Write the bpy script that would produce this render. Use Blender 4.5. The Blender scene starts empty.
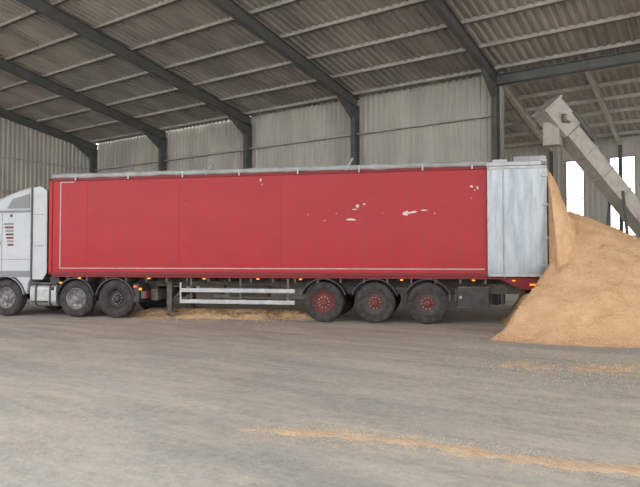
import bpy, bmesh, math, random
from mathutils import Vector, Matrix, noise
random.seed(7)
T=math.radians(34.2); ct,st=math.cos(T),math.sin(T)
CAMH=1.58
def C(X,D): return (X*ct-D*st, X*st+D*ct)      # view-aligned survey coords -> hall coords
scene=bpy.context.scene
try: scene.view_settings.view_transform='Standard'
except Exception: pass

# ---------------------------------------------------------------- materials
def mat(name,c1,c2=None,scale=3.0,rough=0.6,metal=0.0,bump=0.0,bscale=40,detail=6,stretch=(1,1,1),lo=.35,hi=.65,spec=None,dirt=None):
    m=bpy.data.materials.new(name); m.use_nodes=True
    nt=m.node_tree; b=nt.nodes['Principled BSDF']
    b.inputs['Roughness'].default_value=rough; b.inputs['Metallic'].default_value=metal
    if spec is not None: b.inputs['Specular IOR Level'].default_value=spec
    b.inputs['Base Color'].default_value=(*c1,1)
    tc=nt.nodes.new('ShaderNodeTexCoord'); mp=nt.nodes.new('ShaderNodeMapping')
    mp.inputs['Scale'].default_value=stretch
    nt.links.new(tc.outputs['Object'],mp.inputs['Vector'])
    out=None
    if c2 is not None:
        n=nt.nodes.new('ShaderNodeTexNoise'); n.inputs['Scale'].default_value=scale; n.inputs['Detail'].default_value=detail
        n.inputs['Roughness'].default_value=.62
        r=nt.nodes.new('ShaderNodeValToRGB')
        r.color_ramp.elements[0].position=lo; r.color_ramp.elements[0].color=(*c1,1)
        r.color_ramp.elements[1].position=hi; r.color_ramp.elements[1].color=(*c2,1)
        nt.links.new(mp.outputs[0],n.inputs['Vector']); nt.links.new(n.outputs['Fac'],r.inputs[0])
        out=r.outputs[0]
        if dirt is not None:   # vertical grime streaks
            m2=nt.nodes.new('ShaderNodeMapping'); m2.inputs['Scale'].default_value=(3.2,3.2,.22)
            nt.links.new(tc.outputs['Object'],m2.inputs['Vector'])
            n3=nt.nodes.new('ShaderNodeTexNoise'); n3.inputs['Scale'].default_value=1.6; n3.inputs['Detail'].default_value=7; n3.inputs['Roughness'].default_value=.7
            nt.links.new(m2.outputs[0],n3.inputs['Vector'])
            r3=nt.nodes.new('ShaderNodeValToRGB'); r3.color_ramp.elements[0].position=.48; r3.color_ramp.elements[0].color=(0,0,0,1)
            r3.color_ramp.elements[1].position=.78; r3.color_ramp.elements[1].color=(.7,.7,.7,1)
            nt.links.new(n3.outputs['Fac'],r3.inputs[0])
            x=nt.nodes.new('ShaderNodeMix'); x.data_type='RGBA'
            nt.links.new(r3.outputs[0],x.inputs[0]); nt.links.new(out,x.inputs[6]); x.inputs[7].default_value=(*dirt,1)
            out=x.outputs[2]
        nt.links.new(out,b.inputs['Base Color'])
    if bump>0:
        n2=nt.nodes.new('ShaderNodeTexNoise'); n2.inputs['Scale'].default_value=bscale; n2.inputs['Detail'].default_value=5
        bp=nt.nodes.new('ShaderNodeBump'); bp.inputs['Strength'].default_value=bump; bp.inputs['Distance'].default_value=.03
        nt.links.new(mp.outputs[0],n2.inputs['Vector']); nt.links.new(n2.outputs['Fac'],bp.inputs['Height'])
        nt.links.new(bp.outputs[0],b.inputs['Normal'])
    return m
M={}
M['red']=mat('red_paint',(.37,.008,.014),(.42,.011,.018),scale=1.2,rough=.30,spec=.28,dirt=(.28,.03,.032))
M['redrail']=mat('red_rail',(.24,.016,.02),(.17,.025,.025),scale=5,rough=.5,spec=.3)
M['redseam']=mat('red_seam',(.27,.010,.014),rough=.5,spec=.3)
M['redhub']=mat('red_hub',(.20,.035,.03),(.13,.055,.045),scale=8,rough=.6,spec=.3)
M['white']=mat('white_line',(.48,.38,.37),(.40,.27,.26),scale=6,rough=.5)
M['chip']=mat('bare_patch',(.68,.66,.64),(.6,.56,.54),scale=6,rough=.5)
M['cab']=mat('cab_paint',(.44,.46,.48),(.50,.51,.52),scale=2,rough=.3)
M['cabgrey']=mat('cab_grey',(.20,.21,.22),rough=.45)
M['alu']=mat('aluminium_door',(.31,.335,.355),(.21,.235,.255),scale=2.5,rough=.36,metal=.8,stretch=(3,1,.6),dirt=(.46,.46,.45))
M['steelbright']=mat('galvanised',(.46,.46,.45),(.33,.33,.33),scale=6,rough=.45,metal=.5)
M['tarp']=mat('grey_tarp',(.42,.44,.44),(.28,.29,.29),scale=3,rough=.7,bump=.3,bscale=10)
M['black']=mat('black_plastic',(.03,.03,.03),(.06,.055,.05),scale=6,rough=.6)
M['chassis']=mat('chassis_steel',(.065,.06,.055),(.15,.125,.10),scale=5,rough=.75)
M['tyre']=mat('tyre_rubber',(.03,.03,.03),(.075,.067,.06),scale=9,rough=.85,bump=.2,bscale=60,spec=.3)
M['rim']=mat('rim_steel',(.30,.28,.27),(.17,.155,.145),scale=10,rough=.5,metal=.3)
M['glass']=mat('dark_glass',(.02,.025,.03),rough=.08)
M['rafter']=mat('painted_steel',(.10,.105,.10),(.14,.14,.13),scale=2,rough=.65)
M['purlin']=mat('purlin_steel',(.54,.51,.46),(.40,.37,.33),scale=3,rough=.6)
M['roof']=mat('roof_sheet',(.50,.46,.415),(.29,.265,.235),scale=.7,rough=.75,stretch=(1,.3,1),detail=9)
M['wall']=mat('wall_sheet',(.60,.575,.505),(.40,.38,.335),scale=.9,rough=.6,stretch=(1,1,.35),lo=.35,hi=.7,detail=9)
M['wood']=mat('sawdust',(.84,.565,.34),(.70,.43,.235),scale=3.0,rough=.95,bump=1.0,bscale=30,spec=.1,detail=9)
M['woodlight']=mat('sawdust_flakes',(.88,.66,.44),(.62,.36,.18),scale=30,rough=.95,spec=.1)
M['spill']=mat('trodden_sawdust',(.74,.56,.39),(.62,.44,.29),scale=6,rough=.95,bump=.6,bscale=30,spec=.1)
M['conv']=mat('conveyor_paint',(.56,.52,.46),(.42,.385,.34),scale=4,rough=.6)
M['frame']=mat('window_frame_paint',(.3,.31,.31),rough=.6)
def emis(name,c,s):
    m=mat(name,c,rough=.4); b=m.node_tree.nodes['Principled BSDF']
    b.inputs['Emission Color'].default_value=(*c,1); b.inputs['Emission Strength'].default_value=s; return m
M['amber']=emis('amber_lens',(1,.30,.03),1.2)
M['tail']=emis('tail_lens',(1,.12,.03),1.0)

def floor_mat():
    m=bpy.data.materials.new('dusty_concrete'); m.use_nodes=True; nt=m.node_tree; b=nt.nodes['Principled BSDF']
    b.inputs['Roughness'].default_value=.85; b.inputs['Specular IOR Level'].default_value=.2
    tc=nt.nodes.new('ShaderNodeTexCoord')
    def nz(scale,rot,stretch,det=8,ro=.6):
        mp=nt.nodes.new('ShaderNodeMapping'); mp.inputs['Rotation'].default_value=(0,0,rot); mp.inputs['Scale'].default_value=stretch
        n=nt.nodes.new('ShaderNodeTexNoise'); n.inputs['Scale'].default_value=scale; n.inputs['Detail'].default_value=det; n.inputs['Roughness'].default_value=ro
        nt.links.new(tc.outputs['Object'],mp.inputs[0]); nt.links.new(mp.outputs[0],n.inputs['Vector']); return n
    def ramp(n,a,ca,b_,cb):
        r=nt.nodes.new('ShaderNodeValToRGB'); e=r.color_ramp.elements
        e[0].position=a; e[0].color=(*ca,1); e[1].position=b_; e[1].color=(*cb,1)
        nt.links.new(n.outputs['Fac'],r.inputs[0]); return r
    def mix(fac,a,b2,mode='MIX'):
        x=nt.nodes.new('ShaderNodeMix'); x.data_type='RGBA'; x.blend_type=mode
        if isinstance(fac,float): x.inputs[0].default_value=fac
        else: nt.links.new(fac,x.inputs[0])
        nt.links.new(a,x.inputs[6])
        if isinstance(b2,tuple): x.inputs[7].default_value=(*b2,1)
        else: nt.links.new(b2,x.inputs[7])
        return x.outputs[2]
    base=ramp(nz(.35,0,(1,1,1)),.3,(.45,.43,.395),.7,(.55,.525,.48))
    streak=ramp(nz(1.1,-.55,(.16,1.6,1)),.35,(.80,.80,.80),.65,(1.07,1.06,1.05))
    c=mix(1.0,base.outputs[0],streak.outputs[0],'MULTIPLY')
    fine=ramp(nz(9,0,(1,1,1),8,.8),.3,(.70,.70,.70),.7,(1.20,1.20,1.20))
    c=mix(1.0,c,fine.outputs[0],'MULTIPLY')
    dust=ramp(nz(.8,-.4,(.35,1.3,1),10,.78),.46,(0,0,0),.64,(.7,.7,.7))
    c=mix(dust.outputs[0],c,(.68,.60,.49))
    dust2=ramp(nz(2.6,.5,(.6,1.3,1),12,.85),.52,(0,0,0),.62,(.6,.6,.6))
    c=mix(dust2.outputs[0],c,(.68,.56,.43))
    dark=ramp(nz(.5,.2,(.5,1.4,1),8,.65),.52,(0,0,0),.68,(.5,.5,.5))
    c=mix(dark.outputs[0],c,(.31,.30,.285))
    nt.links.new(c,b.inputs['Base Color'])
    bn=nz(25,0,(1,1,1),6,.7); bp=nt.nodes.new('ShaderNodeBump'); bp.inputs['Strength'].default_value=.45; bp.inputs['Distance'].default_value=.02
    nt.links.new(bn.outputs['Fac'],bp.inputs['Height']); nt.links.new(bp.outputs[0],b.inputs['Normal'])
    return m
M['floor']=floor_mat()

# ---------------------------------------------------------------- mesh builder
class MB:
    def __init__(s): s.v=[]; s.f=[]; s.m=[]; s.mats=[]; s.sm=[]
    def mi(s,k):
        if k not in s.mats: s.mats.append(k)
        return s.mats.index(k)
    def add(s,vs,fs,k,smooth=False):
        o=len(s.v); s.v+= [tuple(v) for v in vs]; i=s.mi(k)
        for f in fs: s.f.append([a+o for a in f]); s.m.append(i); s.sm.append(smooth)
    def box(s,x0,x1,y0,y1,z0,z1,k):
        vs=[(x,y,z) for x in(x0,x1) for y in(y0,y1) for z in(z0,z1)]
        s.add(vs,[(0,1,3,2),(4,6,7,5),(0,4,5,1),(2,3,7,6),(0,2,6,4),(1,5,7,3)],k)
    def beam(s,p,q,w,h,k,up=(0,0,1)):
        p=Vector(p);q=Vector(q);d=(q-p).normalized(); up=Vector(up)
        sd=d.cross(up)
        if sd.length<1e-4: sd=d.cross(Vector((1,0,0)))
        sd.normalize(); u=sd.cross(d)
        vs=[]
        for e in(p,q):
            for a,b in((-1,-1),(1,-1),(1,1),(-1,1)): vs.append(e+sd*a*w/2+u*b*h/2)
        s.add(vs,[(0,3,2,1),(4,5,6,7),(0,1,5,4),(1,2,6,5),(2,3,7,6),(3,0,4,7)],k)
    def ibeam(s,p,q,w,h,k,up=(0,0,1),t=.02):
        p=Vector(p);q=Vector(q);d=(q-p).normalized(); sd=d.cross(Vector(up)).normalized(); u=sd.cross(d)
        s.beam(p,q,t,h,k,up)
        s.beam(p+u*(h/2-t/2),q+u*(h/2-t/2),w,t,k,up); s.beam(p-u*(h/2-t/2),q-u*(h/2-t/2),w,t,k,up)
    def prism(s,poly,y0,y1,k):
        n=len(poly); vs=[(x,y0,z) for x,z in poly]+[(x,y1,z) for x,z in poly]
        fs=[list(range(n)),list(range(2*n-1,n-1,-1))]+[(i,i+n,(i+1)%n+n,(i+1)%n) for i in range(n)]
        s.add(vs,fs,k)
    def tube(s,pts,r,k,seg=10):
        pts=[Vector(p) for p in pts]; vs=[];n=len(pts)
        for i,p in enumerate(pts):
            d=(pts[min(i+1,n-1)]-pts[max(i-1,0)]).normalized()
            a=d.cross(Vector((0,0,1)))
            if a.length<.01: a=d.cross(Vector((1,0,0)))
            a.normalize(); b=a.cross(d)
            rr=r[i] if isinstance(r,(list,tuple)) else r
            for j in range(seg):
                t=2*math.pi*j/seg; vs.append(p+a*math.cos(t)*rr+b*math.sin(t)*rr)
        fs=[(i*seg+j,i*seg+(j+1)%seg,(i+1)*seg+(j+1)%seg,(i+1)*seg+j) for i in range(n-1) for j in range(seg)]
        s.add(vs,fs,k,True); s.add(vs[:seg],[list(range(seg))[::-1]],k); s.add(vs[-seg:],[list(range(seg))],k)
    def lathe(s,prof,cx,cz,y0,sgn,k,seg=40,smooth=True):
        vs=[];n=len(prof)
        for (y,r) in prof:
            for j in range(seg):
                t=2*math.pi*j/seg; vs.append((cx+r*math.cos(t),y0+sgn*y,cz+r*math.sin(t)))
        fs=[(i*seg+j,i*seg+(j+1)%seg,(i+1)*seg+(j+1)%seg,(i+1)*seg+j) for i in range(n-1) for j in range(seg)]
        s.add(vs,fs,k,smooth)
    def build(s,name,parent=None,loc=(0,0,0),rot=0,bevel=0):
        me=bpy.data.meshes.new(name); me.from_pydata(s.v,[],s.f)
        for k in s.mats: me.materials.append(M[k])
        for p,i,q in zip(me.polygons,s.m,s.sm): p.material_index=i; p.use_smooth=q
        me.update(); bm=bmesh.new(); bm.from_mesh(me); bmesh.ops.recalc_face_normals(bm,faces=bm.faces); bm.to_mesh(me); bm.free()
        o=bpy.data.objects.new(name,me); bpy.context.collection.objects.link(o)
        if parent: o.parent=parent
        else: o.location=loc; o.rotation_euler=(0,0,rot)
        if bevel>0:
            b=o.modifiers.new('bevel','BEVEL'); b.width=bevel; b.segments=2; b.limit_method='ANGLE'; b.angle_limit=math.radians(40)
        return o
def empty(name,loc,rot):
    e=bpy.data.objects.new(name,None); bpy.context.collection.objects.link(e); e.location=loc; e.rotation_euler=(0,0,rot); return e

# ---------------------------------------------------------------- hall
NW=21.74; WL=-31.0; WR=17.0; NF=-3.5; RIDGE=2.0; EAVE=8.3; SL=.176
def rz(n): return EAVE+SL*(NW-n) if n>=RIDGE else EAVE+SL*(NW-RIDGE)-SL*(RIDGE-n)
b=MB(); b.add([(-70,-60,0),(60,-60,0),(60,70,0),(-70,70,0)],[(0,1,2,3)],'floor'); b.build('floor')
def corr(a0,a1,pitch,depth):
    out=[];a=a0
    while a<a1:
        out+= [(a,0),(a+pitch*.3,0),(a+pitch*.45,depth),(a+pitch*.85,depth)]; a+=pitch
    out.append((a,0)); return out
b=MB()
pr=corr(WL-.3,WR,.28,.06)
ns=[NW+.3,RIDGE,NF]
vs=[(a,n,rz(n)+.32+d) for n in ns for a,d in pr]; L=len(pr)
fs=[(j*L+i,j*L+i+1,(j+1)*L+i+1,(j+1)*L+i) for j in range(len(ns)-1) for i in range(L-1)]
b.add(vs,fs,'roof')
b.build('ceiling')
b=MB()
pr=corr(WL,-6.97,.25,.045); L=len(pr)
zs=[0,2.3,2.3,4.6,4.6,6.9,6.9,8.68]
for j in range(0,8,2):
    vs=[(a,NW+.25+d+.012*j,z) for z in(zs[j],zs[j+1]+.05) for a,d in pr]
    b.add(vs,[(i,i+1,L+i+1,L+i) for i in range(L-1)],'wall')
b.box(WL,-6.97,NW+.38,NW+.42,0,8.68,'wall')
b.build('wall_back')
b=MB()
for z in (1.6,3.4,5.2,6.95): b.box(WL,-6.97,NW+.10,NW+.24,z,z+.06,'purlin')
b.build('wall_girt_rails')
b=MB(); pr=corr(NF,NW+.3,.25,.045)
vs=[];L=len(pr)
for a,d in pr: vs.append((WL-.2-d,a,0))
for a,d in pr: vs.append((WL-.2-d,a,rz(min(a,NW+.3))+.3))
b.add(vs,[(i,i+1,L+i+1,L+i) for i in range(L-1)],'wall'); b.build('wall_left')
b=MB()
for z in (1.6,3.4,5.2,6.95): b.box(WL-.19,WL-.12,NF+.6,NW,z,z+.06,'purlin')
b.build('gable_girt_rails')
for k in range(0,9):
    w=WL+6*k+.02
    if w>WR: break
    b=MB()
    b.ibeam((w,NW,0),(w,NW,EAVE-.1),.2,.4,'rafter',up=(0,1,0))
    b.ibeam((w,NW+.2,rz(NW+.2)),(w,RIDGE,rz(RIDGE)),.2,.42,'rafter')
    b.ibeam((w,RIDGE,rz(RIDGE)),(w,NF+.5,rz(NF+.5)),.2,.42,'rafter')
    z0=rz(NW)-.2
    vs=[]
    for dx in(-.01,.01):
        vs+=[(w+dx,NW-.2,z0),(w+dx,NW-.2,z0-.5),(w+dx,NW-1.3,rz(NW-1.3)-.2)]
    b.add(vs,[(0,1,2),(3,5,4),(0,3,4,1),(1,4,5,2),(2,5,3,0)],'rafter')
    b.beam((w,NW-.2,z0-.5),(w,NW-1.3,rz(NW-1.3)-.2),.2,.02,'rafter')
    b.build('steel_portal_frame')
b=MB(); b.ibeam((WL,NF+.3,rz(NF)-.1),(WR,NF+.3,rz(NF)-.1),.25,.5,'rafter')
for w in (WL,-19,WR): b.ibeam((w,NF+.3,0),(w,NF+.3,rz(NF)-.3),.3,.4,'rafter',up=(0,1,0))
b.build('open_side_girder')
b=MB(); n=NW-.2
while n>NF:
    z=rz(n)+.21
    b.box(WL-.1,WR,n-.03,n+.03,z,z+.16,'purlin'); b.box(WL-.1,WR,n-.10,n+.03,z,z+.012,'purlin')
    n-=1.65
b.build('roof_purlins')
b=MB(); b.ibeam((-6.9,NW,EAVE-.08),(WR,NW,EAVE-.08),.25,.36,'rafter'); b.build('eave_beam')
AN=30.2
def az(n): return EAVE+.09-.17*(n-NW)
b=MB(); pr=corr(-19,WR,.28,.06); L=len(pr)
vs=[(a,n,az(n)+.25+d) for n in(NW+.05,AN+.2) for a,d in pr]
b.add(vs,[(i,i+1,L+i+1,L+i) for i in range(L-1)],'roof')
n=NW+1.2
while n<AN: b.box(-19,WR,n-.03,n+.03,az(n)+.10,az(n)+.24,'purlin'); n+=1.3
b.build('ceiling_annex')
for k in range(-2,6):
    w=-6.95+3*k
    b=MB(); b.ibeam((w,NW+.3,az(NW)-.05),(w,AN-.1,az(AN)-.05),.14,.25,'purlin'); b.ibeam((w,AN-.2,0),(w,AN-.2,az(AN)-.1),.14,.2,'rafter',up=(0,1,0)); b.build('annex_frame')
b=MB(); wins=[(-6.35,-5.5),(-4.45,-3.35),(-.9,0.1)]
zt=6.35; zb=.9; xs=-19.0; top=az(AN)+.3
segs=[]
for a,c in wins: segs.append((xs,a)); xs=c
segs.append((xs,WR))
for a,c in segs:
    pr=corr(a,c-.2,.25,.035)+[(c,0)]; L=len(pr)
    b.add([(x,AN+d,z) for z in(0,top) for x,d in pr],[(i,i+1,L+i+1,L+i) for i in range(L-1)],'wall')
for a,c in wins:
    b.box(a,c,AN,AN+.05,zt,top,'wall'); b.box(a,c,AN,AN+.05,0,zb,'wall')
b.build('wall_annex')
for i,(a,c) in enumerate(wins):
    b=MB()
    b.box(a,a+.05,AN-.06,AN+.04,zb,zt,'frame'); b.box(c-.05,c,AN-.06,AN+.04,zb,zt,'frame')
    b.box(a,c,AN-.06,AN+.04,zt-.05,zt,'frame'); b.box(a,c,AN-.06,AN+.04,zb,zb+.05,'frame')
    for z in (2.7,4.5): b.box(a,c,AN-.04,AN+.02,z,z+.04,'frame')
    b.build('window_%d'%(i+1))

# ---------------------------------------------------------------- truck frame of reference
TX,TD=-7.65,17.0; ANG=math.atan2(-2.6,13.1)
tl=C(TX,TD); trot=T+ANG
trailer=empty('semi_trailer',(tl[0],tl[1],0),trot)
tractor=empty('truck_tractor',(tl[0],tl[1],0),trot)

def wheel(name,cx,near,parent,hub='rim',R=.52,W=.32,deep=False,bolts='rim',centre=None):
    y0,sg=(0.03,1) if near else (2.47,-1)
    b=MB(); cz=R
    tp=[(.05,.30),(.02,.33),(0.0,.40),(.01,.46),(.04,R-.015),(.06,R-.005),(.075,R)]
    ny=5
    for i in range(ny):
        a=.075+(W-.15)*i/ny; w_=(W-.15)/ny
        tp+=[(a+.002,R),(a+w_*.7,R),(a+w_*.72,R-.012),(a+w_*.98,R-.012)]
    tp+=[(W-.075,R),(W-.04,R-.02),(W,.42),(W-.02,.30)]
    b.lathe(tp,cx,cz,y0,sg,'tyre',48)
    rp=[(.05,.305),(.03,.30),(.035,.285),(.06,.28),(.07,.265)]
    rp+= [(.16,.25),(.17,.16)] if deep else [(.10,.25),(.11,.17)]
    b.lathe(rp,cx,cz,y0,sg,hub,40)
    d=.17 if deep else .11
    b.lathe([(d,.17),(d-.03,.15),(d-.03,.11),(d-.10,.10),(d-.12,.08),(d-.13,.0)],cx,cz,y0,sg,centre or hub,24)
    for j in range(10):
        t=2*math.pi*j/10+.1; x=cx+.135*math.cos(t); z=cz+.135*math.sin(t)
        b.lathe([(d-.03,.018),(d-.06,.018),(d-.06,0)],x,z,y0,sg,bolts,8,False)
    for j in range(8):
        t=2*math.pi*j/8; x=cx+.215*math.cos(t); z=cz+.215*math.sin(t)
        b.lathe([(d-.012,.0),(d-.014,.026)],x,z,y0,sg,'black',10,False)
    b.lathe([(W-.02,.30),(W-.03,0)],cx,cz,y0,sg,'chassis',24)
    return b.build(name,parent)
M['redrim']=mat('red_rim',(.22,.035,.035),(.12,.06,.055),scale=9,rough=.6,spec=.3)
M['dustrim']=mat('dusty_red_rim',(.11,.08,.07),(.085,.078,.07),scale=9,rough=.65,spec=.3)

b=MB(); LEN=13.35; Z0,Z1=1.22,3.90
b.box(0,LEN-.02,0.0,.05,Z0+.02,Z1-.02,'red'); b.box(0,LEN-.02,2.45,2.5,Z0+.02,Z1-.02,'red')
b.box(0,.06,.05,2.45,Z0+.02,Z1,'red')
b.build('side_panels',trailer)
b=MB()
b.box(.02,LEN-.05,.05,2.45,1.15,1.24,'chassis')
for y0,y1 in((-.025,.06),(2.44,2.525)):
    b.box(-.03,LEN,y0,y1,Z1-.07,Z1+.02,'redrail'); b.box(-.03,LEN,y0,y1,Z0-.03,Z0+.06,'redrail')
    b.box(-.03,.07,y0,y1,Z0-.03,Z1+.02,'red'); b.box(LEN-.1,LEN,y0,y1,Z0-.03,Z1+.02,'redrail')
    b.box(.05,LEN-.4,y0+.03,y1,Z0-.09,Z0-.03,'redrail')
b.box(-.03,0,0,2.5,Z0-.03,Z0+.1,'redrail'); b.box(-.03,0,0,2.5,Z1-.07,Z1+.02,'redrail')
b.build('body_frame_rails',trailer,bevel=.008)
b=MB()
for x in (1.15,3.9,6.75): b.box(x,x+.008,-.002,.001,Z0+.06,Z1-.07,'redseam')
for x,z in ((2.3,3.35),(4.05,3.2),(9.1,3.3),(1.2,2.5),(4.2,1.9)): b.box(x,x+.06,-.006,.001,z,z+.035,'redseam')
b.build('panel_seams',trailer)
b=MB()
b.box(.30,.335,-.006,0,1.40,3.82,'white'); b.box(.30,11.9,-.006,0,1.365,1.395,'white')
b.box(.30,.75,-.006,0,3.79,3.82,'white'); b.build('outline_stripe',trailer)
b=MB()
def chip(x,z,w,h,n=11,ang=0):
    pts=[]
    for i in range(n):
        t=2*math.pi*i/n; r=random.uniform(.55,1.1); dx,dz=w/2*r*math.cos(t),h/2*r*math.sin(t)
        pts.append((x+dx*math.cos(ang)-dz*math.sin(ang),-.005,z+dx*math.sin(ang)+dz*math.cos(ang)))
    b.add(pts,[list(range(n))],'chip')
for c in [(10.15,2.80,.42,.07,11,.15),(10.0,2.78,.18,.14),(10.45,2.85,.2,.04),(8.62,2.64,.34,.06),(8.78,2.98,.10,.10),(8.95,3.03,.08,.05),(8.7,2.9,.14,.03),(11.6,3.42,.10,.07),(11.75,3.38,.06,.09),(11.68,3.32,.05,.04),(6.2,3.72,.05,.1),(6.24,3.60,.04,.05)]: chip(*c)
for i in range(7): chip(random.uniform(7,11.7),random.uniform(2.4,3.5),random.uniform(.02,.04),random.uniform(.015,.03))
b.build('paint_chips',trailer)
for nm,y0,y1 in(('rear_door_near',-.10,-.035),('rear_door_far',2.535,2.60)):
    b=MB(); x0,x1=11.97,LEN
    b.box(x0,x1,y0,y1,Z0-.02,Z1-.02,'alu')
    yo=y0 if y0<0 else y1; sg=-1 if y0<0 else 1
    for za,zb2 in((Z0-.02,Z0+.05),(Z1-.09,Z1-.02)): b.box(x0,x1,min(yo,yo+sg*.015),max(yo,yo+sg*.015),za,zb2,'steelbright')
    b.box(x0,x0+.05,min(yo,yo+sg*.015),max(yo,yo+sg*.015),Z0,Z1-.05,'steelbright'); b.box(x1-.05,x1,min(yo,yo+sg*.015),max(yo,yo+sg*.015),Z0,Z1-.05,'steelbright')
    for x in (12.35,): b.tube([(x,yo+sg*.03,Z0-.05),(x,yo+sg*.03,Z1)],.014,'steelbright')
    for z in (1.45,2.1,2.9,3.6): b.box(x1-.12,x1+.03,yo-.03,yo+.03,z,z+.06,'steelbright')
    b.build(nm,trailer,bevel=.006)
b=MB(); nx,ny=60,10; vs=[]
for i in range(nx+1):
    for j in range(ny+1):
        x=LEN*i/nx; y=2.5*j/ny
        z=Z1+.03+.16*math.sin(math.pi*j/ny)+.02*math.sin(i*2.1)*math.sin(math.pi*j/ny)
        vs.append((x,y,z))
b.add(vs,[(i*(ny+1)+j,i*(ny+1)+j+1,(i+1)*(ny+1)+j+1,(i+1)*(ny+1)+j) for i in range(nx) for j in range(ny)],'tarp',True)
pts=[];rr=[]
for i in range(160):
    x=.05+11.9*i/159; pts.append((x,-.0+.01*noise.noise((x*2,0,0)),Z1+.075+.018*noise.noise((x*1.3,5,0)))); rr.append(.070+.028*noise.noise((x*2.2,9,3)))
b.tube(pts,rr,'tarp',12)
b.build('roof_tarp',trailer)
b=MB()
for x in (4.75,8.55): 
    b.tube([(x-.08,-.02,Z1+.0),(x,-.04,Z1+.14),(x+.10,.02,Z1+.32)],.032,'tarp')
for x in (.8,2.4,4.0,5.6,7.2,8.8,10.4,11.6): b.box(x,x+.04,-.07,-.03,Z1-.06,Z1+.12,'steelbright')
b.box(0.02,.3,-.02,2.4,Z1+.02,Z1+.10,'steelbright')
b.box(11.95,LEN+.02,-.03,.10,Z1,Z1+.10,'steelbright'); b.box(11.95,LEN+.02,2.40,2.53,Z1,Z1+.10,'steelbright')
b.box(LEN-.12,LEN+.02,-.03,2.53,Z1,Z1+.14,'steelbright')
b.box(12.1,12.45,-.02,.2,Z1+.10,Z1+.16,'steelbright'); b.box(12.6,13.35,-.02,.25,Z1+.10,Z1+.22,'tarp')
b.build('roof_frame_fittings',trailer,bevel=.006)
b=MB()
for y in (.75,1.75):
    b.box(.6,13.1,y-.01,y+.01,.88,1.15,'chassis'); b.box(.6,13.1,y-.07,y+.07,.87,.89,'chassis'); b.box(.6,13.1,y-.07,y+.07,1.13,1.15,'chassis')
x=.5
while x<13.2: b.box(x,x+.05,.05,2.45,1.02,1.15,'chassis'); x+=.6
for x in (7.88,9.2,10.52):
    b.lathe([(0,.07),(1.9,.07)],x,.52,.3,1,'chassis',14)
    for y in(.75,1.75): b.box(x-.35,x+.1,y-.05,y+.05,.5,.9,'chassis')
    b.tube([(x+.2,.75,.62),(x+.2,.75,.9)],.11,'black'); b.tube([(x+.2,1.75,.62),(x+.2,1.75,.9)],.11,'black')
b.box(7.2,11.2,.5,2.0,.72,.9,'chassis')
b.build('chassis',trailer)
b=MB()
for cx in (7.88,9.2,10.52):
    for y0,y1 in((.02,.40),(2.1,2.48)):
        poly=[];R=.62
        for i in range(15):
            t=math.radians(18+144*i/14); poly.append((cx+R*math.cos(t),.52+R*math.sin(t)))
        for i in range(14,-1,-1):
            t=math.radians(18+144*i/14); poly.append((cx+(R-.03)*math.cos(t),.52+(R-.03)*math.sin(t)))
        for i in range(14):
            q=[poly[i],poly[i+1],poly[28-i],poly[29-i]]; b.prism(q,y0,y1,'black')
b.build('mudguards',trailer)
b=MB()
b.box(11.25,12.0,.04,.55,.42,.95,'chassis'); b.box(11.25,12.0,.03,.05,.45,.92,'black'); b.box(11.3,11.36,.01,.03,.65,.72,'steelbright')
b.box(12.0,12.9,.5,2.0,.75,1.0,'chassis')
b.tube([(5.2,.55,.75),(6.3,.55,.75)],.15,'chassis',18); b.tube([(4.3,.6,.8),(5.0,.6,.8)],.12,'chassis',18)
b.build('storage_boxes_and_air_tanks',trailer,bevel=.01)
b=MB()
for y in(.03,2.45):
    for z in(.44,.74): b.box(3.95,7.12,y,y+.03,z,z+.11,'steelbright')
    for x in (4.2,5.6,6.9): b.box(x,x+.06,y+.03,y+.07,.42,1.15,'chassis')
    b.box(3.92,3.97,y,y+.03,.44,1.0,'steelbright')
b.build('side_underrun_guards',trailer,bevel=.008)
b=MB()
for y in(.45,2.0):
    b.box(3.35,3.5,y,y+.14,.35,1.15,'chassis'); b.box(3.37,3.48,y+.02,y+.12,.18,.4,'chassis'); b.box(3.25,3.6,y-.05,y+.2,.14,.18,'chassis')
b.beam((3.43,.5,.6),(3.43,2.1,.6),.05,.05,'chassis'); b.beam((3.45,.55,.45),(4.0,.7,1.1),.05,.05,'chassis')
b.build('landing_legs',trailer)
b=MB()
b.box(12.75,13.3,.0,.10,.88,1.16,'redrail'); b.box(12.75,13.3,2.4,2.5,.88,1.16,'redrail'); b.box(13.15,13.32,.0,2.5,.80,1.16,'redrail')
b.prism([(12.2,1.16),(12.75,1.16),(12.75,.9)],0,.1,'redrail')
b.build('rear_bumper',trailer,bevel=.01)
b=MB()
for x in (.9,3.0,4.6,6.1,7.25,9.2+.65,11.6,12.55): b.box(x,x+.07,-.02,.03,1.09,1.12,'amber')
b.box(12.95,13.08,-.02,.0,.99,1.03,'amber')
b.build('marker_lights',trailer)
for i,x in enumerate((7.88,9.2,10.52)):
    for nr in(True,False): wheel('wheel',x,nr,trailer,hub='redrim' if i==0 else 'dustrim',bolts='white' if i==0 else 'rim',centre='redhub' if i else 'redrim')

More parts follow.
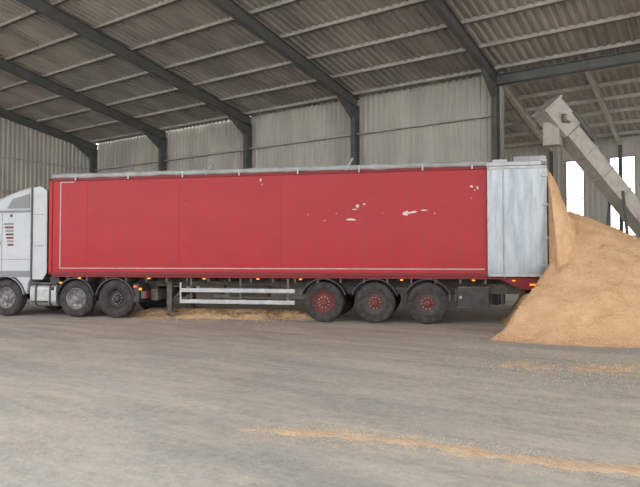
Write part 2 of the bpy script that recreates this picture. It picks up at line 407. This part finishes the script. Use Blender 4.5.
# ---- tractor
def arch(cx,cz,R,a0,a1,n=14): return [(cx+R*math.cos(math.radians(a0+(a1-a0)*i/n)),cz+R*math.sin(math.radians(a0+(a1-a0)*i/n))) for i in range(n+1)]
b=MB()
arc=arch(-1.45,.52,.66,175,5)
poly=[(-2.95,.40),(-2.98,1.0),(-2.93,1.9),(-2.72,2.85),(-2.45,3.02),(-.60,3.02),(-.60,1.10),(-.70,.95),(-.76,.62)]
poly=poly+[p for p in arc[::-1] if p[1]>.62]+[(-2.15,.45)]
b.prism(poly,.02,2.48,'cab')
b.build('cab_shell',tractor,bevel=.04)
b=MB()
poly=[(-2.5,3.0),(-2.1,3.25),(-1.5,3.50),(-1.0,3.66),(-.62,3.74),(-.60,3.0)]
b.prism(poly,.12,2.38,'cab'); b.build('roof_deflector',tractor,bevel=.07)
b=MB()
for y0,y1 in((.03,.07),(2.43,2.47)):
    b.prism([(-.60,1.05),(-.60,3.68),(-.35,3.72),(-.14,3.60),(-.12,1.25),(-.25,1.05)],y0,y1,'cab')
b.build('side_fairings',tractor,bevel=.015)
b=MB()
b.prism([(-2.55,2.05),(-2.42,2.75),(-1.75,2.78),(-1.62,2.05)],.0,.025,'glass')
b.prism([(-2.55,2.05),(-2.42,2.75),(-1.75,2.78),(-1.62,2.05)],2.475,2.5,'glass')
vs=[(-2.97,.2,1.95),(-2.97,2.3,1.95),(-2.76,2.2,2.80),(-2.76,.3,2.80)]
b.add(vs,[(0,1,2,3)],'glass'); b.build('cab_windows',tractor)
b=MB()
for x in(-1.58,-.64): b.box(x,x+.014,.012,.022,1.15,3.0,'cabgrey')
b.box(-2.7,-.6,.010,.022,1.62,1.635,'cabgrey'); b.box(-.63,-.585,.0,.05,1.05,3.68,'chassis')
b.box(-1.85,-1.66,-.02,.02,1.75,1.80,'black')
b.box(-2.6,-.62,.0,.022,2.97,3.03,'cabgrey'); b.box(-2.8,-.62,.005,.022,1.12,1.30,'cabgrey')
b.box(-1.30,-1.24,-.005,.03,2.85,2.92,'black')
b.prism([(-1.5,3.10),(-1.3,3.38),(-.75,3.52),(-.75,3.10)],.105,.125,'cabgrey')
for i,z in enumerate((2.62,2.52,2.42,2.32,2.22,2.12,2.02)): b.box(-1.5+.02*i,-1.20,.008,.022,z,z+.055,'redhub' if i in(1,3,4,6) else 'cabgrey')
b.box(-.52,-.22,.02,.03,2.0,2.02,'cabgrey'); b.box(-.52,-.22,.02,.03,2.9,2.915,'cabgrey')
for y in(-.22,2.6): b.box(-2.55,-2.42,y,y+.12,2.0,2.7,'black'); b.beam((-2.5,y+.1,2.6),(-2.5,y+(.3 if y<0 else -.1),2.6),.03,.03,'black')
b.box(-3.0,-2.94,.3,2.2,.55,1.5,'black'); b.box(-3.02,-2.95,.05,.4,.6,.85,'steelbright'); b.box(-3.02,-2.95,2.1,2.45,.6,.85,'steelbright')
b.build('cab_trim',tractor)
b=MB()
for cx,R,k in((-1.45,.64,'cabgrey'),(.79,.60,'black'),(2.01,.60,'black')):
    for y0,y1 in((.0,.45),(2.05,2.5)):
        o=arch(cx,.52,R,10,170); inn=arch(cx,.52,R-.035,10,170)
        for i in range(14): b.prism([o[i],o[i+1],inn[i+1],inn[i]],y0,y1,k)
b.box(2.55,2.72,.05,.6,.45,.95,'black')
b.build('tractor_mudguards',tractor)
b=MB()
def rrect(y0,y1,z0,z1,r,n=6):
    out=[]
    for cy,cz,a in((y1-r,z1-r,0),(y0+r,z1-r,90),(y0+r,z0+r,180),(y1-r,z0+r,270)):
        for i in range(n+1):
            t=math.radians(a+90*i/n); out.append((cy+r*math.cos(t),cz+r*math.sin(t)))
    return out
def xtrude(poly,x0,x1,k):
    n=len(poly); vs=[(x0,y,z) for y,z in poly]+[(x1,y,z) for y,z in poly]
    b.add(vs,[list(range(n)),list(range(2*n-1,n-1,-1))]+[(i,i+n,(i+1)%n+n,(i+1)%n) for i in range(n)],k)
xtrude(rrect(.06,.70,.30,.93,.16),-.66,.16,'steelbright'); xtrude(rrect(1.8,2.44,.30,.93,.16),-.66,.16,'steelbright')
for x in(-.5,-.05): xtrude(rrect(.045,.715,.285,.945,.17),x,x+.05,'black')
b.box(-.68,.18,.02,.3,.93,.97,'chassis'); b.box(-.6,-.1,.01,.10,.40,.45,'black')
b.lathe([(0,.05),(-.03,.05),(-.03,0)],.05,.8,.07,1,'black',14)
b.build('fuel_tanks',tractor)
b=MB()
for y in(.85,1.65): b.box(-2.6,2.9,y-.04,y+.04,.62,.90,'chassis')
for x in(-1.45,.79,2.01): b.lathe([(0,.09),(1.9,.09)],x,.52,.3,1,'chassis',14)
b.box(.7,1.7,.7,1.8,.95,1.14,'chassis'); b.box(2.75,2.9,.1,2.4,.55,.75,'chassis'); b.box(-2.5,-.7,.6,1.9,.5,1.1,'chassis')
b.tube([(-.35,.9,.9),(-.35,.9,3.2)],.07,'chassis'); b.box(-.55,-.1,.9,1.6,.9,1.5,'chassis')
b.box(2.95,3.15,.3,2.2,.5,.8,'chassis'); b.box(-.1,.2,.15,.6,.97,1.12,'black')
b.build('tractor_chassis',tractor)
b=MB()
for y in (.05,2.05):
    b.box(2.9,2.94,y,y+.4,.60,.74,'redrail')
b.box(2.73,2.80,.02,.06,.78,.84,'amber'); b.box(.30,.38,.0,.03,.95,.99,'amber'); b.box(2.58,2.66,.0,.05,.86,.90,'tail')
b.build('tractor_lights',tractor)
for nr in(True,False):
    wheel('wheel',-1.45,nr,tractor,hub='rim'); wheel('wheel',.79,nr,tractor,hub='rim'); wheel('wheel',2.01,nr,tractor,hub='black',R=.535,deep=True)

# ---------------------------------------------------------------- sawdust
def fbm(x,y,s,seed=0,o=5):
    v=0;a=1
    for i in range(o): v+=a*noise.noise((x*s+seed,y*s-seed,seed*.37)); s*=2.1; a*=.5
    return v
def smax(a,c,k):
    m=max(a,c); return m+k*math.log(math.exp((a-m)/k)+math.exp((c-m)/k))
def cone(s,y):
    ds,dy=s-14.0,y-1.0
    if ds>0: ds*=.70
    r=math.sqrt(ds*ds+dy*dy+.05)
    h=3.0-.74*r
    h-=1.3*max(0,13.95-s-.80*max(0,-y))
    return h
def cascade(s,y):
    d=max(0,s-13.33)
    z=3.84-.45*d-2.3*d**1.6
    e=max(0,.15-y)+max(0,y-2.2)
    return z-.7*e-1.25*e*e
def loc(X,D):
    rx,ry=X-TX,D-TD; return rx*math.cos(ANG)+ry*math.sin(ANG), -rx*math.sin(ANG)+ry*math.cos(ANG)
def pileh(X,D):
    s,y=loc(X,D); h=cone(s,y)
    k=.12; h=k*math.log(1+math.exp(min(h/k,60)))-.02
    amp=min(1,max(h,0)*1.5)
    h+= .08*fbm(X,D,.9,3)*amp+.045*fbm(X,D,3.5,8)*min(1,max(h,0)*3+.15)
    return h,s,y
b=MB(); st_=.06; X0,D0=2.2,10.4; nx=int(10.8/st_); ny=int(9.5/st_); vs=[]
for i in range(nx+1):
    for j in range(ny+1):
        X=X0+i*st_; D=D0+j*st_; h,s,y=pileh(X,D)
        if s<13.45 and y>-.14: h=min(h,.78+.05*fbm(X,D,3,2))
        edge=min(1,(i)/6,(j)/6,(nx-i)/6,(ny-j)/6)
        h=h*edge-.03*(1-edge)
        w,n=C(X,D); vs.append((w,n,h))
fs=[(i*(ny+1)+j,(i+1)*(ny+1)+j,(i+1)*(ny+1)+j+1,i*(ny+1)+j+1) for i in range(nx) for j in range(ny)]
fs=[f for f in fs if max(vs[a][2] for a in f)>0]
used=sorted({a for f in fs for a in f}); mp_={a:i for i,a in enumerate(used)}
b.add([vs[a] for a in used],[[mp_[a] for a in f] for f in fs],'wood',True)
cnt=0
while cnt<18000:
    X=random.uniform(2.4,11.5); D=random.uniform(10.6,16.5); h,s,y=pileh(X,D)
    if s<13.45 and y>-.2: continue
    if h<.0 and random.random()>.05: continue
    h=max(h,0)
    w,n=C(X,D); r=random.uniform(.010,.026) if h>.02 else random.uniform(.006,.014)
    t=random.random()*6.28; tz=random.uniform(-.6,.6)
    v=[(w+r*math.cos(t+q),n+r*math.sin(t+q),h+.004+r*.5*math.sin(q+tz)) for q in(0,2.1,4.2)]+[(w,n,h+r*.9)]
    b.add(v,[(0,1,2),(0,1,3),(1,2,3),(2,0,3)],'woodlight'); cnt+=1
po=b.build('sawdust_pile')
b=MB(); st_=.045; nx=46; ny=94; vs=[]
def casc_z(s,y):
    z=cascade(s,y)
    X,D=TX+s*math.cos(ANG)-y*math.sin(ANG),TD+s*math.sin(ANG)+y*math.cos(ANG)
    z=smax(z,pileh(X,D)[0]-.06,.07)
    d=s-13.33
    z+=.10*fbm(s,y,1.8,5)*min(1,d*4)+.05*fbm(s,y,6,1)*min(1,d*5)
    return min(z,3.88)
for i in range(nx+1):
    for j in range(ny+1):
        s=13.0+i*st_; y=-1.35+j*st_
        if s<13.38: y=max(.08,min(2.42,y)); z=min(3.86,3.84+.03*fbm(s,y,4,2))
        else:
            z=casc_z(s,y)
            if i==nx or j==0 or j==ny: z-=.5
        vs.append((s,y,z))
b.add(vs,[(i*(ny+1)+j,(i+1)*(ny+1)+j,(i+1)*(ny+1)+j+1,i*(ny+1)+j+1) for i in range(nx) for j in range(ny)],'wood',True)
# vertical face of material standing against the rear of the body
vs=[];ys=[-1.30+.05*j for j in range(78)]
for y in ys: vs+=[(13.385,y,casc_z(13.39,y)),(13.385,y,.2)]
b.add(vs,[(2*j,2*j+1,2*j+3,2*j+2) for j in range(77)],'wood')
for _ in range(2500):
    s=random.uniform(13.4,14.6); y=random.uniform(-1.1,1.5); z=casc_z(s,y); r=random.uniform(.010,.024); t=random.random()*6.28
    v=[(s+r*math.cos(t+q),y+r*math.sin(t+q),z+.006+r*.6*math.sin(q)) for q in(0,2.1,4.2)]+[(s,y-r*.3,z+r)]
    b.add(v,[(0,1,2),(0,1,3),(1,2,3),(2,0,3)],'woodlight')
co=b.build('discharging_load'); co.parent=po
co.location=(tl[0],tl[1],0); co.rotation_euler=(0,0,trot)

def patch(name,pts,width,amp,thr,seed,flakes,st_=.03,fl=.012,ns=1.8,k='spill'):
    b=MB(); X0=min(p[0] for p in pts)-width*2;X1=max(p[0] for p in pts)+width*2;D0=min(p[1] for p in pts)-width*2;D1=max(p[1] for p in pts)+width*2
    nx=int((X1-X0)/st_); ny=int((D1-D0)/st_)
    def dist(X,D):
        best=9
        for (a,c) in zip(pts[:-1],pts[1:]):
            ax,ay=a;bx,by=c; t=((X-ax)*(bx-ax)+(D-ay)*(by-ay))/((bx-ax)**2+(by-ay)**2); t=max(0,min(1,t))
            best=min(best,math.hypot(X-ax-t*(bx-ax),D-ay-t*(by-ay)))
        return best
    vs=[];fs=[]
    def hv(X,D):
        return amp*(1-dist(X,D)/width - thr + .9*fbm(X,D,ns,seed)+ .5*fbm(X,D,7,seed+4,3))
    for i in range(nx+1):
        for j in range(ny+1):
            X=X0+i*st_;D=D0+j*st_; w,n=C(X,D); vs.append((w,n,max(-.01,min(hv(X,D),amp*1.2))))
    for i in range(nx):
        for j in range(ny):
            q=(i*(ny+1)+j,(i+1)*(ny+1)+j,(i+1)*(ny+1)+j+1,i*(ny+1)+j+1)
            if max(vs[a][2] for a in q)>0: fs.append(q)
    used=sorted({a for f in fs for a in f}); mp={a:i for i,a in enumerate(used)}
    b.add([vs[a] for a in used],[[mp[a] for a in f] for f in fs],k,True)
    for _ in range(flakes):
        q=random.randrange(len(pts)-1); t=random.random(); a,c=pts[q],pts[q+1]
        X=a[0]+t*(c[0]-a[0])+random.gauss(0,width*1.2); D=a[1]+t*(c[1]-a[1])+random.gauss(0,width*1.2)
        w,n=C(X,D); r=random.uniform(.4,1)*fl; t=random.random()*6.28
        v=[(w+r*math.cos(t+q),n+r*math.sin(t+q)*.6,random.uniform(0,.003)) for q in(0,2.1,4.2)]+[(w,n,r*.6)]
        b.add(v,[(0,1,2),(0,1,3),(1,2,3),(2,0,3)],k)
    return b.build(name)
patch('sawdust_trail',[(-.70,5.68),(.1,5.55),(.9,5.25),(1.7,4.80),(2.7,4.40)],.15,.008,.42,11,8000,st_=.022,ns=2.5,fl=.008)
patch('scattered_sawdust',[(2.9,9.2),(4.5,8.6),(6.5,8.9)],.6,.006,.85,23,6000,st_=.05,fl=.012)
patch('scattered_sawdust',[(-4.9,17.7),(-3.4,17.5),(-1.8,17.2),(-.6,16.9)],.66,.17,-.25,31,2500,st_=.07,fl=.03,ns=1.1,k='wood')
patch('scattered_sawdust',[(1.2,6.6),(4,7.3)],1.2,.003,3.0,47,5000,st_=.3,fl=.008)

# ---------------------------------------------------------------- conveyor
b=MB()
def S(X,D,z): w,n=C(X,D); return Vector((w,n,z))
A=S(7.72,19.3,6.1); B=S(12.6,20.3,.75)
d=(B-A).normalized()
side=d.cross(Vector((0,0,1))).normalized(); up=side.cross(d)
b.beam(A,B,.56,.05,'conv'); b.beam(A+side*.28,B+side*.28,.04,.52,'conv'); b.beam(A-side*.28,B-side*.28,.04,.52,'conv')
b.beam(A+up*.25,B+up*.25,.62,.04,'conv'); b.beam(A-up*.24,B-up*.24,.62,.03,'conv')
ln=(B-A).length; t=.5
while t<ln: 
    p=A+d*t; b.beam(p-side*.34,p+side*.34,.05,.56,'purlin',up=tuple(up)); t+=.9
H=A-d*.62
b.beam(H,A+d*.45,.76,.72,'conv'); b.beam(H-d*.05,H+d*.03,.84,.80,'purlin')
b.beam(A-side*.44,A+side*.44,.28,.28,'chassis')
b.tube([A+side*.40,A+side*.60],.12,'conv',16)
b.beam(A-d*.1-up*.2,A-d*.1-up*.2+Vector((0,0,-.75)),.5,.45,'conv',up=(0,1,0))
b.tube([A+side*.32+up*.38,A+side*.32+up*.38+d*1.2],.10,'rafter',12)
b.beam(B-d*.6,B+d*.2,1.3,.9,'conv')
for t in(.42,.68,.97):
    p=A+(B-A)*t
    for sgn in(-1,1):
        q=p+side*.3*sgn; g=Vector((q.x+side.x*.5*sgn,q.y+side.y*.5*sgn,0)); b.beam(q,g,.09,.09,'rafter',up=(0,1,0))
    b.beam(Vector((p.x,p.y,p.z*.5))-side*.55,Vector((p.x,p.y,p.z*.5))+side*.55,.06,.06,'rafter')
b.build('conveyor',bevel=.01)

# ---------------------------------------------------------------- light & camera
w=bpy.data.worlds.new('overcast_sky'); scene.world=w; w.use_nodes=True
bg=w.node_tree.nodes['Background']; bg.inputs[0].default_value=(.96,.98,1,1); bg.inputs[1].default_value=3.4
cam=bpy.data.cameras.new('camera'); co=bpy.data.objects.new('camera',cam); bpy.context.collection.objects.link(co)
cam.sensor_width=36; cam.lens=600/640*36; cam.clip_end=300
co.location=(0,0,CAMH); co.rotation_euler=(math.radians(90)+math.atan((261-243.5)/600),0,T)
scene.camera=co
